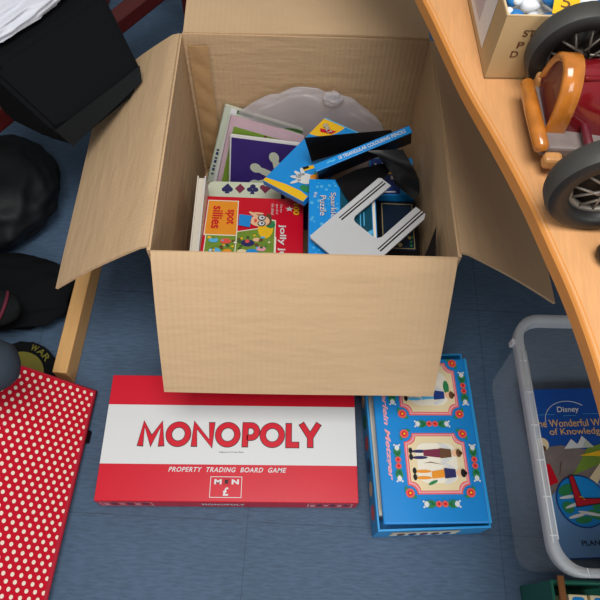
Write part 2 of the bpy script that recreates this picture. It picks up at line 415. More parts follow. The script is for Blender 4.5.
# playing card tin, rounded
def rrect(x0, x1, y0, y1, r, n=6):
    P = []
    for cx, cy, a in ((x1 - r, y0 + r, -PI / 2), (x1 - r, y1 - r, 0), (x0 + r, y1 - r, PI / 2), (x0 + r, y0 + r, PI)):
        P += [(cx + r * math.cos(a + PI / 2 * i / n), cy + r * math.sin(a + PI / 2 * i / n)) for i in range(n + 1)]
    return P
M_ = FR((-.220, .70, .150), (1, .03, 0), (-.03, 1, .0))
o = thing('card_tin', 'pale green rounded tin printed with the four playing card suits', 'tin'); o.matrix_world = M_
b = MB().prism(rrect(0, .168, 0, .200, .012), -.032, 0, PALEGRN, bev=.0012); b.build('tin', o)
b = MB()
def heart(x, y, r, m, flip=1, z=E):
    b.disc(x - r * .48, y + flip * r * .35, r * .52, z, m, n=12); b.disc(x + r * .48, y + flip * r * .35, r * .52, z, m, n=12)
    b.poly([(x - r * .95, y + flip * r * .15), (x, y - flip * r), (x + r * .95, y + flip * r * .15), (x, y + flip * r * .45)][::flip], z + E * .4, m)
def stem(x, y, r, m): b.poly([(x - r * .45, y - r * 1.15), (x + r * .45, y - r * 1.15), (x, y)], E * 1.6, m)
yy = .181
heart(.045, yy + .001, .013, INDIGO, -1); stem(.045, yy, .013, INDIGO)
b.poly([(.074, yy - .014), (.086, yy), (.074, yy + .014), (.062, yy)], E, PLUM)
for dx, dy in ((0, .007), (-.007, -.002), (.007, -.002)): b.disc(.103 + dx, yy + dy, .0065, E, INDIGO, n=12)
stem(.103, yy, .013, INDIGO)
heart(.132, yy + .001, .013, PLUM, 1)
b.build('suit_print', o)

# books leaning on the back wall
def leaning_book(tl, yaw, tilt, w, h, t, name, label, face, spine, decor, roll=0):
    """front cover's top left corner at tl; tilt = slope of the cover from the floor"""
    ex = Vector((math.cos(yaw), math.sin(yaw), 0)); ny = Vector((-math.sin(yaw), math.cos(yaw), 0))
    ey = ny * math.cos(tilt) + Vector((0, 0, math.sin(tilt)))
    ex, ey = ex * math.cos(roll) - ey * math.sin(roll), ey * math.cos(roll) + ex * math.sin(roll)
    org = Vector(tl) - ey * h
    o = thing(name, label, 'book'); o.matrix_world = FR(org, ex, ey)
    b = MB().box(0, w, 0, h, -.002, 0, face); b.box(0, w, 0, h, -t, -t + .002, face); b.box(0, .002, 0, h, -t, 0, spine); b.build('cover', o)
    MB().box(.002, w - .002, .002, h - .002, -t + .002, -.002, PAGES).build('pages', o)
    b = MB(); decor(b, w, h); b.build('cover_print', o)
    return o
def dA(b, w, h):
    b.rect(.03, w, h - .010, h - .002, E, GRASS_DK); b.rect(.016, .03, 0, h, E, WHITE)
    [b.rect(.006, .012, h * .12 + k * .011, h * .12 + k * .011 + .005 + .003 * (k % 2), E, INDIGO) for k in range(7)]
    b.rect(.06, .19, h - .045, h - .012, E, PINKISH)
leaning_book((-.193, 1.026, .263), -.02, 1.20, .185, .205, .012, 'picture_book', 'tall grey green picture book, rearmost of the books leaning on the back wall', GREYGRN, GREYGRN, dA, .25)
def dB(b, w, h):
    b.rect(.012, w, 0, h - .022, E, GRASS); b.rect(.10, w - .01, h - .04, h - .028, E * 2, GRASS_DK)
    for k in range(5): b.rect(.09 + k * .014, .092 + k * .014, h - .05, h - .026, E * 3, CREAM)
    b.rect(.08, .17, h - .034, h - .030, E * 4, PINKISH); b.rect(.084, .090, h - .05, h - .022, E * 4, BROWN)
leaning_book((-.178, 1.004, .254), -.03, 1.20, .172, .195, .008, 'picture_book', 'pink edged picture book with a green grass cover between two other books', PINKISH, PINKISH, dB, .22)
def dC(b, w, h):
    b.rect(.004, w, 0, h - .004, E, PURPLE)
    cx, cy = .125, h - .094
    for a, L in ((.35, .03), (1.15, .056), (1.95, .058), (2.8, .066), (3.45, .066), (4.4, .04), (5.2, .045)):
        x, y = cx + L * math.cos(a), cy + L * math.sin(a)
        b.disc(cx + L * .55 * math.cos(a), cy + L * .55 * math.sin(a), L * .55, E * 2, GREYGRN, .0085, rot=a)
        b.disc(x, y, .0135, E * 2.4, GREYGRN, .0115, rot=a)
    b.disc(cx, cy, .026, E * 2.8, GREYGRN)
leaning_book((-.178, .969, .230), -.06, 1.17, .217, .222, .010, 'picture_book', 'square purple book with a white splat shape on its cover', WHITE, WHITE, dC, .03)

# crumpled carrier bag at the back wall
o = thing('carrier_bag', 'crumpled translucent white plastic bag against the back wall of the carton', 'plastic bag', TR(.02, 1.012, .03))
b = MB(); b.ell((-.020, .008, .140), (.172, .015, .158), BAGFILM, .08, 2.6, 5, 3, R=Matrix.Rotation(.12, 3, 'Y')); b.build('bag_film', o)
b = MB(); b.ell((.026, -.006, .290), (.022, .010, .020), BAGFILM, .3, 1.3, 4, 8); b.build('bag_handle', o)

# blue game box with a yellow oval, leaning with one corner up
M_ = FR((-.093, .827, .254), (.782, -.593, .193), (.588, .80, .074))
o = thing('game_box', 'blue game box tilted corner up, with a yellow oval and a white bird picture', 'game box'); o.matrix_world = M_
H_ = .214; W_ = .113
MB().box(0, W_, 0, H_, -.014, 0, BLUE, .001).build('box', o)
b = MB()
b.poly([(.001, .001), (.112, .001), (.112, .016), (.09, .020), (.05, .018), (.001, .010)], E, YELLOW); b.build('band_print', o); b = MB()
q = [(0, H_)] + [(.062 * math.cos(a) * 1.0, H_ - .050 * math.sin(a)) for a in [i * PI / 2 / 12 for i in range(13)]]
b.poly([(0.001, H_ - .001)] + [(.001 + .058 * math.cos(a), H_ - .001 - .056 * math.sin(a)) for a in [PI / 2 * i / 12 for i in range(13)]][::-1], E, YELLOW)
b.rect(.001, .112, H_ - .004, H_ - .001, E * 2, BLUE_LT); b.build('logo_print', o); b = MB()
b.poly([(.052, .07), (.062, .066), (.088, .10), (.081, .106)], E * 2, YELLOW); b.poly([(.05, .068), (.056, .064), (.066, .078), (.06, .082)], E * 3, BLACK)
b.disc(.078, .05, .022, E * 4, WHITE, .014, rot=.2)
for a in (2.5, 3.0, 3.5, 4.1): b.disc(.078 + .022 * math.cos(a), .05 + .02 * math.sin(a), .012, E * 4, WHITE, .004, rot=a)
b.disc(.094, .062, .011, E * 5, ORANGE, .008); b.disc(.104, .064, .008, E * 5, RED, .005); b.disc(.094, .085, .012, E * 3, GREEN, .022); b.disc(.108, .092, .011, E * 3.5, CORAL, .03)
b.disc(.096, .03, .015, E * 2, GREEN, .008)
b.build('cover_picture', o)
b = MB(); b.text('GALT', .028, H_ - .026, .034, .012, E * 5, BLACK, rot=-.55, bold=.04); b.text('GALT', .028, H_ - .026, .032, .010, E * 6, WHITE, rot=-.55, bold=.01)
b.poly([(.012, H_ - .033), (.02, H_ - .041), (.046, H_ - .034), (.05, H_ - .022)], E * 3, RED); b.build('lettering', o)

# black pencil tin standing on its long side, blue title strip on top
p0 = Vector((.019, .802, .322)); p1 = Vector((.203, .876, .367))
ex = (p1 - p0).normalized(); M_ = FR(p0, ex, (-.37, .93, .1))
o = thing('pencil_case', 'black pencil case on edge with a blue strip titled colouring pencils', 'pencil case'); o.matrix_world = M_
L_ = (p1 - p0).length
MB().box(0, L_, 0, .015, -.040, -.0012, BLK_PL, .001).build('case', o)
b = MB().box(-.001, L_ + .001, -.001, .0155, -.0012, .002, BLUE, .0006); ts = b.build('title_strip', o)
b = MB().text('18 TRIANGULAR COLOURING PENCILS', L_ * .60, .0075, L_ * .70, .0082, .0027, WHITE, bold=.02); b.text('~', L_ * .17, .0075, .018, .007, .0027, BLUE_LT, bold=.03); b.build('lettering', ts)
# its open lid: a black sheet behind it
b = MB().grid(lambda u, v: (.002 + u * (L_ * .86), .026 + .02 * (1 - u) + .016 * v, -.034 + v * (.004 + .060 * (1 - u))), 8, 4, BLK_PL, .002, smooth=False); b.build('case_lid', o)

# sparkle jigsaw box
M_ = FR((.0115, .598, .297), (1, .03, 0), (-.028, 1, .0))
o = thing('jigsaw_box', 'light blue sparkle jigsaw box with a turquoise picture beneath the silver stand', 'jigsaw puzzle'); o.matrix_world = M_
W, D = .133, .205
MB().box(0, W, 0, D, -.044, 0, BLUE, .001).build('box', o)
b = MB(); b.rect(.062, .124, .0, .130, E, TURQ); b.rect(.062, .124, .075, .130, E * 2, TURQ_DK); b.rect(.1255, .131, 0, D - .004, E, CREAM_LT); b.rect(.062, .124, .130, .200, E, TURQ_DK)
for k in range(40):
    b.disc(random.uniform(.004, .058), random.uniform(.01, .2), random.uniform(.001, .004), E, BLUE_LT, n=8)
for x, y, r in ((.095, .03, .008), (.11, .045, .006), (.115, .03, .008), (.088, .02, .005)): b.disc(x, y, r, E * 2.5, YELLOW if r < .007 else TURQ_DK, r * .6)
b.poly([(.085, .06), (.124, .085), (.124, .075), (.1, .055)], E * 2.2, BLUE_LT)
b.build('cover_picture', o)
b = MB(); b.text('Sparkle', .047, .140, .062, .014, E * 3, PLUM, rot=-PI / 2, bold=.03); b.text('Sparkle', .047, .140, .061, .013, E * 4, WHITE, rot=-PI / 2, bold=0)
b.text('Puzzle', .028, .138, .050, .013, E * 3, PLUM, rot=-PI / 2, bold=.03); b.text('Puzzle', .028, .138, .049, .012, E * 4, WHITE, rot=-PI / 2)
b.build('title_lettering', o); b = MB(); b.text('Big', .0125, .164, .013, .007, E * 3, WHITE, rot=-PI / 2)
b.build('small_lettering', o); b = MB(); b.text('jew', .080, .033, .036, .016, E * 4, WHITE, rot=-PI / 2, shear=.2, bold=.03)
b.build('lettering', o); b = MB()
for k, x in enumerate((.076, .083, .101, .108)): b.rect(x - .001, x + .001, .088 + .004 * (k % 2), .124, E * 4, BLUE_LT)
b.build('lettering', o)

# dark navy picture box
M_ = FR((.151, .655, .236), (1, .02, 0), (-.02, 1, 0))
o = thing('game_box', 'black edged box with a dark navy picture framed by a thin gold line', 'game box'); o.matrix_world = M_
MB().box(0, .087, 0, .150, -.05, 0, BLK_PL, .0015).build('box', o)
b = MB(); b.rect(.010, .079, .026, .146, E, NAVY); b.frame([(.012, .03), (.077, .03), (.077, .142), (.012, .142)], .0015, E * 2, GOLD)
for k in range(14): b.disc(random.uniform(.02, .072), random.uniform(.034, .06), random.uniform(.002, .005), E * 3, GOLD if k % 2 else GREEN, n=9)
b.build('cover_picture', o)

# small blue game box by the right wall
M_ = FR((.139, .808, .2485), (1, .05, .03), (-.05, 1, 0))
o = thing('game_box', 'small bright blue game box with white letters beside the right carton wall', 'game box'); o.matrix_world = M_
MB().box(0, .093, 0, .100, -.05, 0, BLUE, .001).build('box', o)
b = MB(); b.rect(.002, .091, .002, .098, E, DKBLUE); b.rect(.060, .091, .002, .098, E * 1.5, BLUE); b.rect(.03, .056, .055, .064, E * 3, YELLOW); b.rect(.005, .05, .006, .009, E * 3, WHITE); b.disc(.022, .02, .007, E * 3, CORAL); b.rect(.078, .086, .080, .094, E * 3, YELLOW); b.rect(.08, .086, .012, .022, E * 3, WHITE)
b.build('cover_picture', o)
b = MB(); b.text('LOGI', .034, .076, .048, .018, E * 4, WHITE, bold=.05); b.rect(.042, .056, .040, .050, E * 4, WHITE); b.build('lettering', o)

# silver two armed stand
M_ = FR((.009, .651, .3125), (.672, .74, 0.0), (-.74, .672, 0))
o = thing('metal_stand', 'flat silver two pronged stand with black grooves and a curved black plate', 'stand'); o.matrix_world = M_
# local x along the prongs, y to the left (body spans y -.128..0)
def slot():
    P = [(.005, -.128), (.187, -.128)]
    P = [(.004, -.002), (.0, -.006), (.0, -.122), (.006, -.128), (.188, -.128), (.199, -.122), (.199, -.098), (.098, -.098), (.090, -.094), (.087, -.088), (.087, -.040), (.090, -.034), (.098, -.030), (.203, -.030), (.203, -.004), (.199, 0)]
    return P[::1]
MB().prism(slot(), 0, .004, SILVER).build('forked_plate', o); fp = S.objects['forked_plate']
for y in (-.0145, -.1135):
    b = MB(); b.box(.072, .199, y - .0052, y - .0022, .004, .0046, RUBBER); b.box(.072, .199, y - .0022, y + .0005, .004, .0048, SILVER_W); b.box(.072, .199, y + .0005, y + .0032, .004, .0046, RUBBER)
    b.build('groove_strip', fp)
inv = M_.inverted()
b = MB().prism([tuple((inv @ Vector((x, y, .31)))[:2]) for x, y in ((.058, .800), (.078, .760), (.092, .738), (.150, .800), (.190, .862), (.10, .828))], -.0115, -.0090, BLK_PL); b.build('shade_sheet', o)  # black sheet added for the shade over the back of the sparkle box
rows = [[(.214, .752, .3115), (.176, .790, .3115)], [(.222, .762, .325), (.170, .800, .325)], [(.217, .775, .345), (.150, .818, .340)], [(.203, .795, .362), (.135, .828, .350)], [(.184, .832, .366), (.115, .836, .352)]]
def plate(u, v):
    k = u * 4; i = min(3, int(k)); t = k - i
    p = Vector(rows[i][0]).lerp(Vector(rows[i][1]), v); q = Vector(rows[i + 1][0]).lerp(Vector(rows[i + 1][1]), v)
    return inv @ p.lerp(q, t)
b = MB().grid(plate, 16, 4, BLK_PL, .002); b.build('curved_plate', o)
# black pointed wedge on the right wall
b = MB().add([(.216, .585, .355), (.236, .585, .355), (.240, .655, .365), (.236, .585, .22), (.225, .585, .22), (.238, .65, .22)], [[0, 1, 2], [3, 4, 5], [0, 4, 3, 1], [1, 3, 5, 2], [2, 5, 4, 0]], BLK_PL)
tag(b.build('plastic_wedge'), 'black pointed plastic wedge leaning on the right wall of the carton', 'wedge')

# ------------------------------------------------------------------ long red board game box
M_ = TR(-.1189, .2050, 0, .0437)
o = thing('board_game_box', 'long red and white property trading board game box on the carpet', 'board game', M_)
w2, D, Hh = .2525, .2545, .060
MB().box(-w2 + .002, w2 - .002, .002, D - .002, .0, .012, RED_DK).build('box_base', o)
MB().box(-w2, w2, 0, D, .004, Hh, RED, .0012).build('box_lid', o)
b = MB(); b.rect(-w2 + .0005, w2 - .0005, .0704, .1905, Hh + E, WHITE); b.build('white_band', o)
b = MB()
def glyph(ch):
    arc = lambda cx, cy, rx, ry, a0, a1, n: [(cx + rx * math.cos(a0 + (a1 - a0) * i / n), cy + ry * math.sin(a0 + (a1 - a0) * i / n)) for i in range(n + 1)]
    if ch == 'M': return 1.24, [([(.14, .0), (.22, .93), (.62, .20), (1.02, .93), (1.10, .0)], 0)]
    if ch == 'O': return 1.20, [(arc(.60, .5, .44, .41, 0, 2 * PI, 36)[:-1], 1)]
    if ch == 'N': return 1.08, [([(.16, .0), (.16, .90), (.92, .10), (.92, 1.0)], 0)]
    if ch == 'P': return .86, [([(.21, .0), (.21, .91)] + arc(.47, .645, .27, .265, PI / 2, -PI / 2, 14) + [(.28, .38)], 0)]
    if ch == 'L': return .70, [([(.16, 1.0), (.16, .09), (.62, .09)], 0)]
    return .92, [([(.06, 1.0), (.46, .42)], 0), ([(.86, 1.0), (.46, .42)], 0), ([(.46, .45), (.46, .0)], 0)]
tw = sum(glyph(c)[0] for c in 'MONOPOLY'); kx = .364 / tw; ky = .0475
for wd, zz, mm, ext in ((.0132, Hh + E * 2, BLACK, .0016), (.0106, Hh + E * 3, RED, 0)):
    x = -.002 - .182; kk = 0
    for ch in 'MONOPOLY':
        adv, sts = glyph(ch)
        for pts, cl in sts:
            P = [Vector((x + p[0] * kx, .130 + (p[1] - .5) * ky)) for p in pts]
            if not cl:
                P[0] += (P[0] - P[1]).normalized() * ext; P[-1] += (P[-1] - P[-2]).normalized() * ext
            kk += 1; b.stroke(P, wd, zz + .00002 * kk, mm, bool(cl))
        x += adv * kx
b.build('title_lettering', o); b = MB()
b.text('Registered Trade Mark', .004, .0945, .048, .0035, Hh + E * 3, BLACK); b.build('small_lettering', o); b = MB()
b.text('PROPERTY  TRADING  BOARD  GAME', -.002, .0605, .230, .0095, Hh + E * 2, WHITE, shear=.25, bold=.02, space=1.15)
b.build('lettering', o)
b = MB(); x0, x1, y0, y1 = -.034, .0275, .0075, .0475
b.frame([(x0, y0), (x1, y0), (x1, y1), (x0, y1)], .0012, Hh + E * 2, WHITE)
b.text('M', -.019, .0375, .014, .0095, Hh + E * 2, WHITE, bold=.05); b.text('N', .0145, .0375, .014, .0095, Hh + E * 2, WHITE, bold=.05)
b.rect(-.009, .004, .031, .045, Hh + E * 2, RED_DK); b.rect(-.0055, .0005, .034, .041, Hh + E * 3, BLACK)
b.text('\u00a3', -.003, .019, .011, .016, Hh + E * 2, WHITE, bold=.03); b.build('logo', o)
FM = Matrix(((1, 0, 0, 0), (0, 0, -1, 0), (0, 1, 0, 0), (0, 0, 0, 1)))   # print on the front side
b = MB(); b.text('MONOPOLY', -.008, .034, .084, .017, E, WHITE, bold=.06, space=1.2, M=FM); b.build('side_lettering', o)
for s in (-1, 1):
    b = MB(); xa, xb = (-.246, -.145) if s < 0 else (.155, .243)
    b.frame([(xa, .012), (xb, .012), (xb, .052), (xa, .052)], .003, E, PINK)
    b.v = [tuple(FM @ Vector(p)) for p in b.v]
    for k in range(6): b.rect(xa + .006 + k * (xb - xa - .01) / 6, xa + .006 + (k + .7) * (xb - xa - .01) / 6, .018 + .003 * (k % 3), .040 + .004 * (k % 2), E, PLUM if k % 2 else PINK, M=FM)
    b.build('side_panel_print', o)

# ------------------------------------------------------------------ blue folk art toy box
M_ = TR(.167, .163, 0, .085)
o = thing('folk_toy_box', 'bright blue folk painted cardboard toy box with its lid ajar', 'toy box', M_)
W, D, Hh = .212, .350, .084
b = MB(); t = .004
b.box(0, W, 0, D, 0, t, SKY); b.box(0, W, 0, t, 0, Hh, SKY_LT, .0008); b.box(0, W, D - t, D, 0, Hh, SKY_LT, .0008); b.box(0, t, t, D - t, 0, Hh, SKY_LT, .0008); b.box(W - t, W, t, D - t, 0, Hh, SKY_LT, .0008)
b.build('tray', o)
b = MB(); b.rect(.03, .16, .016, .066, E, CREAM, FM); b.rect(.034, .156, .02, .062, E * 2, OFFW, FM)
for k, m in enumerate((BROWN, INDIGO, PLUM, BROWN, INDIGO)): b.disc(.05 + k * .022, .038, .008, E * 3, m, .014, M=FM)
b.build('front_picture', o)
SM = Matrix(((0, 0, -1, 0), (-1, 0, 0, 0), (0, 1, 0, 0), (0, 0, 0, 1)))
b = MB()
for k, m in enumerate((CORAL, CREAM, INDIGO, CORAL, GREEN, CREAM, CORAL)): b.disc(-.04 - k * .045, .04, .015, E, m, .022, M=SM)
b.build('side_picture', o)
# lid panel, hinged on the right and a little open on the left
lM = Matrix.Translation((W - .001, .0, Hh + .004)) @ Matrix.Rotation(.055, 4, 'Y') @ Matrix.Rotation(-.015, 4, 'Z') @ Matrix.Translation((-(W - .008), .006, 0))
LW, LD, LT = .200, .326, .010
b = MB()
b.box(0, LW, 0, LD, 0, LT, SKY, .003, lM)
lid = b.build('lid', o)
b = MB(); b.box(LW - .004, LW + .002, .0, LD, LT - .003, LT + .0025, SKY_LT, .001, lM); b.build('lid_hinge', o)
b = MB()
def notched(x0, x1, y0, y1, r):
    P = []
    for cx, cy, a0 in ((x0, y0, PI / 2), (x1, y0, PI), (x1, y1, 3 * PI / 2), (x0, y1, 0)):
        P += [(cx + r * math.cos(a0 - PI / 2 * i / 6), cy + r * math.sin(a0 - PI / 2 * i / 6)) for i in range(7)]
    return P
def flower(x, y, r, a):
    b.disc(x, y, r, LT + E * 6, CORAL, M=lM); b.disc(x, y, r * .55, LT + E * 7, RED, M=lM); b.disc(x, y, r * .25, LT + E * 8, YELLOW, M=lM)
    for s in (-1, 1): b.disc(x + s * r * 1.1 * math.sin(a), y - s * r * 1.1 * math.cos(a), r * .7, LT + E * 5, GREEN, r * .35, rot=a + s * .8, n=10, M=lM)
def garland(x, y, a, k=1.0):
    c, s = math.cos(a), math.sin(a); P = lambda u, v: (x + k * (u * c - v * s), y + k * (u * s + v * c))
    for u in (-.006, .006):
        b.disc(*P(u, 0), .0058 * k, LT + E * 6, CORAL, M=lM); b.disc(*P(u, 0), .0026 * k, LT + E * 7, RED, M=lM)
    for u in (-.016, .016, -.021, .021):
        for v in (-.003, .003): b.disc(*P(u, v), .0075 * k, LT + E * 5, GREEN, .0028 * k, rot=a + (.5 if u * v > 0 else -.5), n=10, M=lM)
    for u in (-.029, .029):
        b.disc(*P(u, 0), .0045 * k, LT + E * 5, WHITE, .0055 * k, M=lM)
        for v in (-.005, .005): b.disc(*P(u * 1.18, v), .002 * k, LT + E * 5, WHITE, n=8, M=lM)
for (y0, y1) in ((.052, .168), (.204, .316)):
    x0, x1 = .052, .172
    b.poly(notched(x0, x1, y0, y1, .017), LT + E, CORAL, lM); b.poly(notched(x0 + .002, x1 - .002, y0 + .002, y1 - .002, .017), LT + E * 2, PINK, lM)
    b.poly(notched(x0 + .005, x1 - .005, y0 + .005, y1 - .005, .017), LT + E * 3, CORAL, lM); b.poly(notched(x0 + .0065, x1 - .0065, y0 + .0065, y1 - .0065, .017), LT + E * 4, CREAM, lM)
    b.poly(rrect(x0 + .02, x1 - .02, y0 + .02, y1 - .02, .02), LT + E * 5, CREAM_LT, lM)
    for x in (x0 + .002, x1 - .002):
        for y in (y0 + .002, y1 - .002): flower(x, y, .0085, math.atan2(y - (y0 + y1) / 2, x - .112))
    garland(x1 + .014, (y0 + y1) / 2, PI / 2); garland(x0 - .015, (y0 + y1) / 2, PI / 2)
for y in (.034, .186): garland(.112, y, 0)
def folk(x, y, coat, legs, hat, skirt):
    """little painted figure lying with its head to the right"""
    z = LT + E * 7
    Mx = lM @ Matrix.Translation((x, y, 0)) @ Matrix.Diagonal((1.3, 1.25, 1, 1))
    if skirt: b.poly([(-.012, -.004), (.014, -.007), (.014, .007), (-.012, .005)], z, skirt, Mx)
    else: b.poly([(-.006, -.008), (.014, -.006), (.014, .006), (-.006, .003)], z, legs, Mx)
    for v in (-.0065, .003):
        b.disc(-.018, v, .012, z - E * .5, legs if not skirt else INDIGO, .0025, n=10, M=Mx); b.disc(-.031, v + .001, .003, z, BLACK, .005, n=10, M=Mx)
    b.poly([(.013, -.008), (.030, -.006), (.030, .006), (.013, .008)], z + E, coat, Mx)
    b.disc(.021, -.011, .010, z, WHITE, .003, rot=.5, M=Mx); b.disc(.021, .010, .010, z, WHITE, .003, rot=-.5, M=Mx)
    b.disc(.036, 0, .0055, z + E, FLESH, n=12, M=Mx); b.disc(.041, 0, .004, z + E * 2, hat, .0065, n=12, M=Mx); b.disc(.044, 0, .003, z + E * 2, hat, .003, n=10, M=Mx)
folk(.107, .090, INDIGO, ORANGE, BLACK, None); folk(.103, .128, BROWN, INDIGO, BROWN, PLUM)
b.poly([(.085, .109), (.10, .112), (.125, .106), (.10, .110)], LT + E * 6, BROWN, lM); b.disc(.10, .073, .010, LT + E * 6, GREEN, .003, rot=.4, M=lM); b.disc(.068, .11, .006, LT + E * 6, CREAM, .03, M=lM)
folk(.105, .245, DKBLUE, BLUE_LT, BROWN, None); b.disc(.15, .262, .006, LT + E * 6, GREEN, .014, M=lM)
b.build('lid_painting', lid)
b = MB(); b.text('Ketterlein Metzger', .020, .19, .225, .013, LT + E * 2, PINK, rot=-PI / 2, shear=.3, bold=.03, M=lM); b.build('lettering', lid)
b = MB(); b.box(.006, .16, .030, .32, .005, .074, OFFW, .002); b.add([(.010, .04, .078), (.022, .038, .0885), (.022, .22, .0885), (.010, .22, .078), (.010, .04, .07), (.022, .038, .07), (.022, .22, .07), (.010, .22, .07)], [[0, 1, 2, 3], [0, 4, 5, 1], [3, 2, 6, 7], [0, 3, 7, 4], [1, 5, 6, 2]], OFFW)
po = tag(b.build('paper_bundle', None, M_.copy()), 'white papers poking out under the lid of the blue toy box', 'papers')

# ------------------------------------------------------------------ table with a curved edge
edge = [(-.02, 1.12), (.100, .90), (.147, .755), (.171, .668), (.192, .592), (.222, .505), (.245, .432), (.262, .365), (.277, .300), (.288, .228), (.294, .15), (.296, .05), (.290, -.12)]
def smooth(P, k=4):
    Q = []
    for i in range(len(P) - 1):
        p0, p1, p2, p3 = [Vector(P[max(0, min(len(P) - 1, i + d))]) for d in (-1, 0, 1, 2)]
        for j in range(k):
            t = j / k
            Q.append(.5 * ((2 * p1) + (p2 - p0) * t + (2 * p0 - 5 * p1 + 4 * p2 - p3) * t * t + (3 * p1 - p0 - 3 * p2 + p3) * t ** 3))
    return [tuple(q) for q in Q] + [P[-1]]
pe = smooth(edge); TZ = .745
o = thing('table', 'pale wooden table with a curved edge, carrying the red toy car', 'table', TR(.75, .5, 0))
off = lambda p: (p[0] - .75, p[1] - .5)
out = [off(p) for p in pe] + [off((1.25, -.12)), off((1.25, 1.12))]
b = MB().prism(out, TZ - .022, TZ, TABLE, bev=.0015); b.build('tabletop', o)
b = MB(); n = len(pe)
V = []
for p in pe:
    q = off(p); V += [(q[0] - .0012, q[1], TZ - .0005), (q[0] - .0035, q[1] - .0005, TZ - .003), (q[0] - .0035, q[1] - .0005, TZ - .020), (q[0] - .0005, q[1], TZ - .0225), (q[0] + .004, q[1] + .001, TZ - .0225), (q[0] + .004, q[1] + .001, TZ + .0002)]
b.add(V, [[i * 6 + k, (i + 1) * 6 + k, (i + 1) * 6 + (k + 1) % 6, i * 6 + (k + 1) % 6] for i in range(n - 1) for k in range(6)], TABLE_EDGE, False); b.build('edge_band', o)
for x, y in ((1.15, 0.0), (1.15, 1.0), (.80, 1.05), (.80, -.06)):
    MB().tube([(x - .75, y - .5, 0), (x - .75, y - .5, TZ - .022)], .022, HUB, 14).build('leg', o)

# ------------------------------------------------------------------ small carton of toys on the table
M_ = TR(.212, .608, TZ, .06)
o = thing('small_carton', 'small open brown carton with a white label and printed letters on the table', 'cardboard box', M_)
W, D, Hh, t = .150, .152, .088, .003
b = MB(); b.box(0, W, 0, D, .0005, t, CARD_TAN); b.box(0, W, 0, t, 0, Hh, CARD_TAN); b.box(0, W, D - t, D, 0, Hh, CARD_TAN); b.box(0, t, t, D - t, 0, Hh, CARD_TAN); b.box(W - t, W, t, D - t, 0, Hh, CARD_TAN)
b.build('carton_body', o)
b = MB(); b.tube([(t / 2, t / 2, Hh), (W - t / 2, t / 2, Hh), (W - t / 2, D - t / 2, Hh), (t / 2, D - t / 2, Hh)], .0021, CARD_EDGE, 6, closed=True); b.build('cut_rim', o)
LM = Matrix(((0, 0, -1, 0), (-1, 0, 0, D), (0, 1, 0, 0), (0, 0, 0, 1)))      # print on the left side: x runs from far to near
b = MB(); b.poly([(.004, .012), (.112, .012), (.112, .086), (.004, .086)], E, WHITE, LM)
for k in range(11): b.rect(.016 + k * .0055, .018 + k * .0055, .022, .080, E * 2, PINKISH, LM)
b.build('paper_label', o)
b = MB(); b.text('STE', .036, .067, .021, .009, E, BROWN, M=FM, bold=.02); b.build('lettering', o); b = MB(); b.text('P', .028, .051, .008, .009, E, BROWN, M=FM, bold=.02); b.build('lettering', o); b = MB(); b.text('D', .025, .038, .009, .009, E, BROWN, M=FM, bold=.02)
b.build('lettering', o)
# generic small blue and white toys heaped inside
def toy_mesh(kind):
    b = MB()
    if kind == 0: b.ell((0, 0, .011), (.012, .009, .0095), TOYBLUE, .2, 2, 2, 1); b.ell((.009, .003, .014), (.006, .006, .006), TOYWHITE, 0, 2, 2)
    elif kind == 1: b.ell((0, 0, .010), (.013, .010, .009), TOYWHITE, .25, 2, 2, 4); b.ell((-.008, .004, .014), (.006, .005, .006), TOYBLUE, 0, 2, 2)
    else: b.tube([(-.012, 0, .008), (0, .003, .011), (.012, 0, .008)], [.006, .0075, .005], TOYBLUE, 8); b.ell((.012, 0, .010), (.006, .006, .006), TOYWHITE, 0, 2, 2)
    me = b.build('toy'); return me
protos = [toy_mesh(k) for k in range(3)]
lab = ['tiny blue plastic toy with a white knob, heaped in the small carton', 'tiny white plastic toy with a blue knob, heaped in the small carton', 'tiny curved blue plastic toy with a white tip, heaped in the small carton']
first = [True] * 3; cnt = 0
for layer, (zz, n_) in enumerate(((.004, 0), (.0585, 35))):
    if not n_: continue
    for j in range(5):
        for i in range(6):
            k = cnt % 3 
            x = .019 + i * .0225 + random.uniform(-.001, .001); y = .019 + j * .0285 + random.uniform(-.001, .001)
            if first[k]: q = protos[k]; first[k] = False
            else: q = protos[k].copy(); COL.objects.link(q)
            q.matrix_world = M_ @ TR(x, y, zz + random.uniform(0, .009), random.uniform(0, 6.3))
            tag(q, lab[k], 'toy', 'plastic toys in the small carton: ' + ('blue with white knob', 'white with blue knob', 'curved blue')[k]); cnt += 1
tag(MB().box(.004, W - .004, .004, D - .004, .0035, .0575, OFFW, .004).build('paper_padding', None, M_.copy()), 'white paper padding under the small toys in the carton', 'paper')
o = thing('price_tag', 'yellow tag with dark marks lying on the small toys in the carton', 'tag'); o.matrix_world = M_ @ Matrix.Translation((.050, .003, .0905)) @ Matrix.Rotation(-.25, 4, 'Z') @ Matrix.Rotation(.25, 4, 'X')
MB().box(0, .028, 0, .035, 0, .001, YELLOW).build('card', o)
b = MB(); b.text('5', .013, .017, .010, .016, .0013, BROWN); b.build('mark', o)

